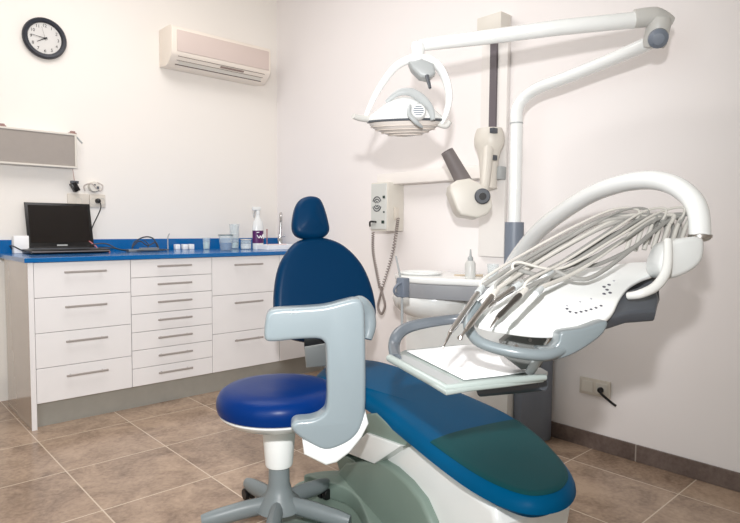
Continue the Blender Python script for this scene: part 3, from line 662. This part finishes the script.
# plastic film over the foot end: follows the cushion's top
fb = cushion(new(), [p+Z*.0015 for p in so], Z, .065, .040, .008)
f0, f1 = on(446, 437, 2, zp), on(521, 418, 2, zp)
dn = (f1-f0).cross(Z).normalized()
if dn.dot(AX) < 0: dn = -dn
bmesh.ops.bisect_plane(fb, geom=list(fb.verts)+list(fb.edges)+list(fb.faces), plane_co=f0, plane_no=dn, clear_inner=True)
bmesh.ops.bisect_plane(fb, geom=list(fb.verts)+list(fb.edges)+list(fb.faces), plane_co=Vector((0, 0, zp-.004)), plane_no=Z, clear_inner=True)
ex = bmesh.ops.extrude_face_region(fb, geom=list(fb.faces))
bmesh.ops.translate(fb, verts=[v for v in ex['geom'] if isinstance(v, bmesh.types.BMVert)], vec=(0, 0, .001))
obj('foot_protector', fb, M_film, pad, 'smoky plastic foot protector over the end of the leg rest')
# white shell under leg rest
q = on(440, 466, 2, .40); sn = -SX
CO = Vector((1.68, 1.84, 0))
def CU(u, v, z): return CO+AX*u+SX*v+Z*z
ps = [(.42, .39), (.80, .39), (1.02, .388), (1.12, .388), (1.14, .35), (1.12, .24), (1.05, .12), (.98, .0), (.50, .0), (.45, .2)]
obj('leg_rest_shell', prism(new(), [CU(u, -.135, z) for u, z in ps], SX*.24, .02, 4), M_enam, t)
# grey-green foot housing
pg = [(335, 474), (345, 462), (378, 460), (391, 468), (406, 482), (420, 500), (430, 523), (436, 560), (440, 640), (330, 600), (318, 560), (322, 520), (335, 480)]
qg = CU(.6, -.165, .3)
obj('base_housing', prism(new(), [onp(x, y, qg, sn) for x, y in pg], SX*.30, .015, 3), M_ggreen, t)
pw = [(346, 453), (366, 433), (401, 446), (374, 464)]
obj('side_cover', prism(new(), [onp(x, y, CU(.5, -.172, .3), sn) for x, y in pw], SX*.2, .004), M_white, t)
pk = [(330, 440), (365, 414), (375, 413), (392, 428), (408, 442), (402, 448), (366, 434), (345, 456), (370, 470), (340, 474)]
obj('seat_carrier', prism(new(), [onp(x, y, CU(.5, -.160, .3), sn) for x, y in pk], SX*.30, .008), M_ggreen, t)
# floor plate
pf = curve([on(x, y, 2, .07) for x, y in [(305, 474), (340, 470), (378, 478), (425, 500), (445, 560), (400, 620), (378, 570), (369, 525), (352, 492), (318, 479)]], 5, True)
obj('floor_plate', prism(new(), [p-Z*.069 for p in pf], (0, 0, .07), .012), M_ggreen, t)
pf = curve([on(x, y, 2, .004) for x, y in [(300, 482), (335, 478), (378, 482), (425, 505), (440, 560), (430, 640), (300, 640), (262, 570), (268, 530), (285, 500)]], 5, True)
obj('base_skirt', prism(new(), [p-Z*.0035 for p in pf], (0, 0, .0035)), M_ggreen, t)
# backrest
rec = math.radians(14)
bn = (AX*math.cos(rec)+Z*math.sin(rec)).normalized()
bq_ = P(333, 352, 2.52)
bp = [(299, 240), (288, 251), (280, 267), (276, 290), (276, 314), (280, 328), (291, 338), (315, 343), (342, 343), (362, 339), (374, 328), (378, 312), (374, 288), (365, 266), (352, 250), (337, 240), (318, 236)]
bo_ = curve([onp(x, y, bq_, bn) for x, y in bp], 4, True)
back = obj('backrest', cushion(new(), bo_, bn, .06, .028, .0), M_blueb, t)
bo2 = [sum(bo_, Vector())/len(bo_)+(p-sum(bo_, Vector())/len(bo_))*.9-bn*.061 for p in bo_]
obj('backrest_shell', prism(new(), bo2, bn*-.035, .015), M_lgrey, t)
hp_ = [(303, 197), (312, 194.5), (321, 197), (326, 206), (330, 220), (331, 230), (325, 236), (312, 238), (299, 235), (294, 227), (295, 213), (298, 203)]
hq_ = bq_+(onp(312, 237, bq_, bn)-bq_)+bn*.012
ho = curve([onp(x, y, hq_, bn) for x, y in hp_], 4, True)
hr = obj('headrest', cushion(new(), ho, bn, .06, .030, .012), M_blueb, t)
hc = sum(ho, Vector())/len(ho)
obj('headrest_bracket', box(new(), (-.028, -.028, -.10), (.028, -.004, .10), .006, 2, Matrix.Translation(hc-bn*.062-Z*.06)@frame_from(Z, SX).to_4x4()), M_dgrey, hr)
# hinge covers at the seat back
hqq = P(315, 355, 2.42)
obj('hinge_cover', prism(new(), [onp(x, y, hqq, FWD) for x, y in ((304, 347), (328, 343), (330, 366), (306, 368))], FWD*.08, .008), M_lgrey, t)
obj('hinge_gap_shade', prism(new(), [onp(x, y, hqq+FWD*.01, FWD) for x, y in ((304, 336), (328, 336), (328, 346), (304, 349))], FWD*.06, .004), M_black, t)  # black block stands in for the shade in the gap above the cover
# near armrest : C-shaped, swung outwards
A0, A1 = P(343, 320, 1.78), P(268, 325, 1.75)
d_ = (A1-A0); d_.z = 0; an = Vector((d_.y, -d_.x, 0)).normalized()
if an.dot(FWD) > 0: an = -an          # faces the camera
ap = [(265, 322), (267, 314), (275, 309.5), (300, 308), (325, 306), (345, 301), (358, 299), (364, 306), (365.5, 330), (366, 400), (363, 424), (355, 438), (341, 447), (325, 451), (309, 444), (295, 434), (291, 427), (296, 421.5), (311, 420), (322, 415), (327, 405), (327, 370), (326.5, 350), (324, 342), (316, 339), (295, 340), (275, 342), (266, 341), (264, 334)]
apo = curve([onp(x, y, A0, an) for x, y in ap], 3, True)
arm = obj('armrest', prism(new(), apo, an*-.075, .020, 5), M_arm, t)
obj('armrest_hook', tube(new(), [P(350, 306, 1.86), P(360, 303, 1.88), P(367.5, 312, 1.90), P(369.5, 326, 1.90), P(367, 339, 1.89)], [.020, .024, .024, .022, .016], 14), M_arm, arm)
awp = [(302, 440), (325, 446), (342, 441), (357, 430), (366, 412), (369, 424), (362, 438), (350, 453), (337, 463), (326, 466), (304, 455)]
obj('armrest_bracket', prism(new(), [onp(x, y, A0-an*.004, an) for x, y in awp], an*-.17, .008), M_white, t)

# ------------------------------------------------------------------ doctor's stool
sc = P(279, 400, 2.08); sc.z = 0
t = thing('stool', "round blue doctor's stool on a grey star base left of the dental chair", 'stool', sc)
rs = .218
obj('seat', lathe(new(), [(0, .425), (rs*.9, .425), (rs*.98, .435), (rs*1.0, .455), (rs*.99, .478), (rs*.94, .498), (rs*.85, .511), (rs*.65, .518), (rs*.3, .518), (0, .517)], sc, seg=48), M_blue, t)
obj('seat_shell', lathe(new(), [(0, .385), (.07, .385), (rs*.6, .390), (rs*.85, .402), (rs*.955, .424), (rs*.96, .430), (0, .430)], sc, seg=48), M_white, t)
obj('sleeve', lathe(new(), [(0, .389), (.064, .388), (.058, .34), (.050, .235), (.047, .225), (0, .225)], sc, seg=28), M_white, t)
obj('column', lathe(new(), [(0, .25), (.036, .25), (.038, .16), (.050, .12), (.075, .095), (.085, .07), (.06, .055), (0, .055)], sc, seg=28), mat('stool_base_grey', (122, 130, 132), .4), t)
for k, ang in enumerate((84, 12, -60, -132, 156)):
    a = math.radians(ang); d = Vector((math.cos(a), math.sin(a), 0))
    lg = obj('leg', tube(new(), [sc+d*.03+Z*.085, sc+d*.12+Z*.078, sc+d*.22+Z*.064, sc+d*.27+Z*.058], [.030, .032, .030, .022], 12, flat=.8), mat('stool_base_grey', (122, 130, 132), .4), t)
    cpos = sc+d*.255; n = Vector((-d.y, d.x, 0))
    bm = new()
    for s in (-1, 1): lathe(bm, [(0, -.009), (.02, -.009), (.023, -.006), (.023, .006), (.02, .009), (0, .009)], cpos+Z*.0235+n*.013*s, n, 16)
    tube(bm, [cpos+Z*.0235-n*.012, cpos+Z*.0235+n*.012], .007, 8)
    tube(bm, [cpos+Z*.03, cpos+Z*.05], .008, 8)
    obj('caster', bm, M_black, lg)

# ------------------------------------------------------------------ instrument console on its arched arm
t = thing('instrument_console', 'white dental instrument console with blue-grey handle on an arched white arm', 'instrument console', P(560, 330, 1.45))
# pivot sleeve around the pole and arched arm
obj('pivot_collar', tube(new(), [up+Z*(pz_(222)-.001), up+Z*(pz_(268))], .045, 24), M_grey, t, 'mid grey collar around the pole')
arc = [P(507, 292, 2.70), P(510, 272, 2.66), P(520, 254, 2.58), P(538, 232, 2.42), P(560, 214, 2.25), P(590, 195, 2.05), P(620, 184, 1.88), P(648, 180, 1.75), P(671, 184, 1.66), P(689, 196, 1.60), P(698, 212, 1.56), P(700, 238, 1.53)]
obj('arched_arm', tube(new(), arc, [.034, .037, .036, .034, .032, .030, .029, .0285, .028, .0275, .027, .0265], 22), M_enam, t)
# joint body
jp = [(664, 252), (670, 243), (684, 238), (703, 237), (706, 248), (703, 261), (694, 270), (680, 277), (668, 279), (662, 274), (660, 264)]
jq = P(680, 260, 1.47)
jt = obj('arm_joint', prism(new(), curve([onp(x, y, jq, FWD) for x, y in jp], 3, True), FWD*.085, .018, 4), mat('joint_white', (220, 222, 220), .3, coat=.2), t)
obj('joint_ring', lathe(new(), [(.027, -.004), (.029, -.004), (.029, .004), (.027, .004), (.027, -.004)], P(700, 236, 1.53), Z, 22), M_steel, t)
# top plate
cn = (Z - Vector((FWD.x, FWD.y, 0)).normalized()*.40).normalized()
cq = P(560, 300, 1.42)
def CP(x, y, h=0): return onp(x, y, cq, cn)+cn*h
cp = [(474, 320), (486, 326), (510, 330), (535, 333), (560, 333), (585, 329), (602, 321), (613, 312), (620, 298), (629, 286), (642, 278), (655, 273), (659, 267), (654, 262), (630, 262), (600, 266), (570, 271), (540, 276), (510, 281), (490, 290), (478, 304)]
co = curve([CP(x, y) for x, y in cp], 4, True)
top = obj('top_plate', prism(new(), co, cn*-.015, .006, 3), M_white, t)
# dark underside
ud = [(500, 326), (560, 330), (596, 322), (612, 306), (624, 292), (650, 280), (664, 283), (663, 300), (656, 313), (625, 317), (600, 322), (560, 334), (505, 331)]
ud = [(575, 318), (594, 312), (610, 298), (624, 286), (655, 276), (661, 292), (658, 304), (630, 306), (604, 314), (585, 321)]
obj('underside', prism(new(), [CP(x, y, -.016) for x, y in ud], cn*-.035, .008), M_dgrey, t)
ub = [(606, 288), (655, 272), (660, 276), (660, 292), (655, 298), (612, 302)]
obj('rear_box', prism(new(), [onp(x, y, P(630, 290, 1.585), FWD) for x, y in ((606, 318), (615, 302), (626, 288), (645, 276), (659, 270), (661, 300), (656, 314), (635, 316), (618, 321))], FWD*.08, .010), M_dgrey, t)
# handle loop at the near side
hl = [P(478, 304, 1.36), P(470, 315, 1.33), P(469, 328, 1.30), P(477, 340, 1.27), P(492, 347, 1.25), P(518, 353, 1.23), P(545, 355, 1.23), P(562, 350, 1.245)]
obj('handle', tube(new(), hl, [.010, .0115, .0125, .0125, .0125, .0125, .0125, .012], 16), M_bgrey, t, 'blue-grey looped handle along the near edge')
# handle bracket widening into the shell
hb = [(540, 349), (552, 348), (559, 341), (562, 332), (585, 328), (607, 321), (604, 333), (588, 346), (570, 356), (552, 361), (541, 361)]
obj('handle_bracket', prism(new(), curve([onp(x, y, P(590, 340, 1.235), FWD) for x, y in hb], 3, True), FWD*.05, .008, 3), M_bgrey, t)
# dark hexagonal bracket
hx = [(503, 342), (520, 328), (544, 330), (550, 350), (541, 368), (522, 370), (506, 358)]
obj('tray_bracket', prism(new(), [onp(x, y, P(525, 350, 1.36), FWD) for x, y in hx], FWD*.05, .006), mat('bracket_grey', (100, 102, 100), .4), t)
bm = new()
for x, y in ((516, 346), (530, 340), (538, 352)): lathe(bm, [(0, 0), (.004, 0), (.004, .003), (0, .003)], P(x, y, 1.353), -FWD, 10)
obj('bracket_screws', bm, M_steel, t)
obj('tray_rod', tube(new(), [P(553, 334, 1.30), P(546, 346, 1.32), P(540, 358, 1.34)], .008, 12, smooth=False), M_chrome, t)
obj('rod_tip', tube(new(), [P(540, 357, 1.34), P(529, 373, 1.36)], .011, 12), M_lgrey, t)
# keypad
kb = [(570, 312), (576, 313), (581, 312), (586, 311), (591, 309.5), (596, 308), (601, 306), (567, 309)]
kd = [(604, 287), (609, 285), (604, 294), (610, 293), (607, 290)]
for x, y in kb+kd:
    p = CP(x, y, .0005); r = .0035 if (x, y) not in kd else .0042
    obj('button', lathe(new(), [(0, -.001), (r, -.001), (r, .001), (0, .0012)], p, cn, 10), mat('button_grey', (88, 88, 96), .5), top)
for x, y in ((567, 306), (580, 302), (591, 299), (614, 281)):
    obj('indicator', lathe(new(), [(0, -.001), (.003, -.001), (.003, .0008), (0, .001)], CP(x, y, .0005), cn, 8), mat('indicator_grey', (170, 170, 176), .5), top)
# return tube from the joint to the underside
obj('supply_tube', tube(new(), [P(668, 240, 1.46), P(668, 258, 1.44), P(665, 274, 1.43), P(655, 287, 1.42), P(640, 294, 1.42), P(628, 296, 1.44)], [.010, .011, .012, .012, .011, .009], 14), mat('supply_white', (214, 214, 210), .35), t)
# whip arms
for k in range(7):
    x = 628+k*9
    obj('hose_guide', tube(new(), [P(x-2, 252-k*1.2, 1.56), P(x+4, 232-k, 1.57), P(x+9, 218-k*.4, 1.58)], [.0065, .006, .005], 10), M_hosel, t)

# supply hoses running from the guides to under the plate's left side
for k, (x0, y0, xa, ya, xb, yb) in enumerate(((506, 286, 560, 250, 606, 226), (524, 284, 577, 255, 620, 231), (540, 281, 590, 259, 630, 237), (556, 278, 602, 263, 640, 243), (494, 290, 548, 254, 600, 222))):
    obj('supply_hose', tube(new(), [P(x0-6, y0+8, 1.50), P(x0, y0-1, 1.49), P((x0+xa)/2+2, (y0+ya)/2-3, 1.51), P(xa, ya, 1.53), P(xb, yb, 1.56), P(646+k*6, 216, 1.60), P(652+k*7, 228, 1.59), P(648+k*7, 244, 1.58)], .0055, 10, 8), M_hose if k % 2 else mat('mid_hose', (165, 163, 158), .45), t)

# instruments with their hoses
G = 'handpieces lying on the instrument console'
inst = [
    # tip, handle start, handle end, hose mids
    (((443.5, 347), (450, 333), (478, 293)), 0, 'chrome', 'leftmost chrome handpiece overhanging the tray with a fine bent tip'),
    (((460, 338), (466, 330), (492, 296)), 1, 'steel', 'chrome handpiece second from left ending in a small round head'),
    (((489, 307), (494, 302), (514, 288)), 2, 'chrome', 'short chrome handpiece in the middle of the instrument row'),
    (((490, 328), (497, 318), (520, 295)), 3, 'dark', 'dark-bodied chrome handpiece pointing down at the console edge'),
    (((503, 331), (510, 322), (536, 294)), 4, 'white', 'long white syringe lying furthest right on the console'),
    (((478, 300), (486, 294), (508, 276)), 5, 'white', 'white capped handpiece behind the chrome ones on the console'),
    (((514, 300), (521, 294), (545, 276)), 6, 'white', 'white handpiece with its hose nearest the console keypad'),
]
def dpl(y, up=.03):    # depth just above the console plate for a photo row
    return .741/((y-229)/583+.4)
for (tip, a, b), k, kind, lab in inst:
    lift = .035 + .006*(k % 3)
    def Q(x, y, l): return onp(x, y, cq+cn*l, cn)
    tp, h0, h1 = Q(*tip, lift), Q(*a, lift), Q(*b, lift+.01)
    t = thing('dental_handpiece', lab, 'handpiece', h0, G)
    hm = {'chrome': M_chrome, 'steel': M_steel, 'dark': mat('gunmetal', (92, 88, 84), .3, metal=.8), 'white': M_white}[kind]
    mid = h0.lerp(h1, .5); r = .0065
    obj('handle', tube(new(), [h0, h0.lerp(h1, .15), mid, h0.lerp(h1, .85), h1], [r*.7, r, r*.9, r*1.15, r], 14, smooth=False), hm, t)
    obj('tip', tube(new(), [h0, h0.lerp(tp, .6), tp, tp+(-RGT*.006+UPV*-.002)*(1 if k == 0 else 0)+Z*-.002], [r*.6, r*.4, r*.18 if k != 1 else r*.9, r*.1 if k != 1 else r*.9], 10, smooth=False), M_steel if kind != 'white' else M_white, t)
    # hose sweeps to the fan of guides
    gx = 634+k*9.0
    ex = 1-k/7
    e = P(gx+3, 217-k*.5, 1.578); e1 = P(gx, 224, 1.57)
    yy = b[1]; xx = b[0]
    dx, dy = (b[0]-a[0]), (b[1]-a[1])
    s1 = h1+(h1-h0).normalized()*.03
    obj('connector', tube(new(), [h1, s1], [.0085, .0075], 12), M_hosel if k % 2 else M_lgrey, t)
    x1 = xx+(gx-xx)*.30; x2 = xx+(gx-xx)*.62; x3 = xx+(gx-xx)*.86
    ya = 269+ (k-3)*3.2; yb_ = 240+(k-3)*2.6; yc = 218.5+(k-3)*.8
    pts = [s1-(s1-h1)*.2, s1+(h1-h0).normalized()*.008, P(x1, ya, 1.50-.008*k), P(x2, yb_, 1.55-.006*k), P(x3, yc, 1.575), e, e1]
    obj('hose', tube(new(), pts, .0056, 10, 10), M_hose if k % 3 != 1 else M_hosel, t)
    if k in (0, 1, 3, 5):   # second, thinner line beside the hose
        off = UPV*.018+RGT*.004
        obj('air_line', tube(new(), [p+off*(0 if i in (0,) else 1) for i, p in enumerate(pts[:-1])]+[pts[-1]], .0036, 8, 10), M_hosel if k % 3 != 1 else M_hose, t)

# ------------------------------------------------------------------ instrument tray with paper
zt = .735
t = thing('instrument_tray', 'grey instrument tray below the console over the leg rest', 'tray', P(460, 370, 1.45))
tp_ = [(389, 357), (404, 350), (440, 346), (480, 343), (520, 356), (548, 371), (544, 378), (505, 383), (470, 387), (446, 391)]
obj('tray_frame', prism(new(), [on(x, y, 2, zt) for x, y in tp_], (0, 0, -.011), .004, 3), mat('tray_green_grey', (156, 166, 162), .3, coat=.3), t)
gq = [(397, 357), (404, 354.5), (460, 382), (450, 386)]
obj('groove', prism(new(), [on(x, y, 2, zt+.0006) for x, y in gq], (0, 0, -.0008)), M_lgrey, t)
obj('tray_rail', tube(new(), [on(389.5, 358, 2, zt+.004), on(447, 389.5, 2, zt-.004), on(500, 382, 2, zt+.0), on(545, 377, 2, zt+.002)], [.010, .011, .010, .008], 12, smooth=False), MAT['tray_green_grey'], t)
obj('rear_handle', tube(new(), [on(396, 359, 2, zt), P(394, 347, 1.60), P(397, 336, 1.62), P(407, 328, 1.64), P(426, 323, 1.65), P(456, 319, 1.66), P(490, 318, 1.62)], [.015, .016, .017, .016, .015, .014, .012], 16), mat('handle_slate', (90, 96, 102), .3, coat=.3), t)
obj('support_arm', tube(new(), [P(480, 391, 1.55), P(520, 386, 1.46), P(543, 384, 1.40)], [.015, .018, .016], 12), M_dgrey, t)
pp = [(407, 351.5), (464, 380), (500, 376), (532, 371.5), (506, 356), (472, 345)]
pr_ = prism(new(), [on(x, y, 2, zt+.003) for x, y in pp], (0, 0, .0025))
tag(obj('paper_sheet', pr_, M_paper), 'white paper sheet lying on the grey instrument tray', 'paper')
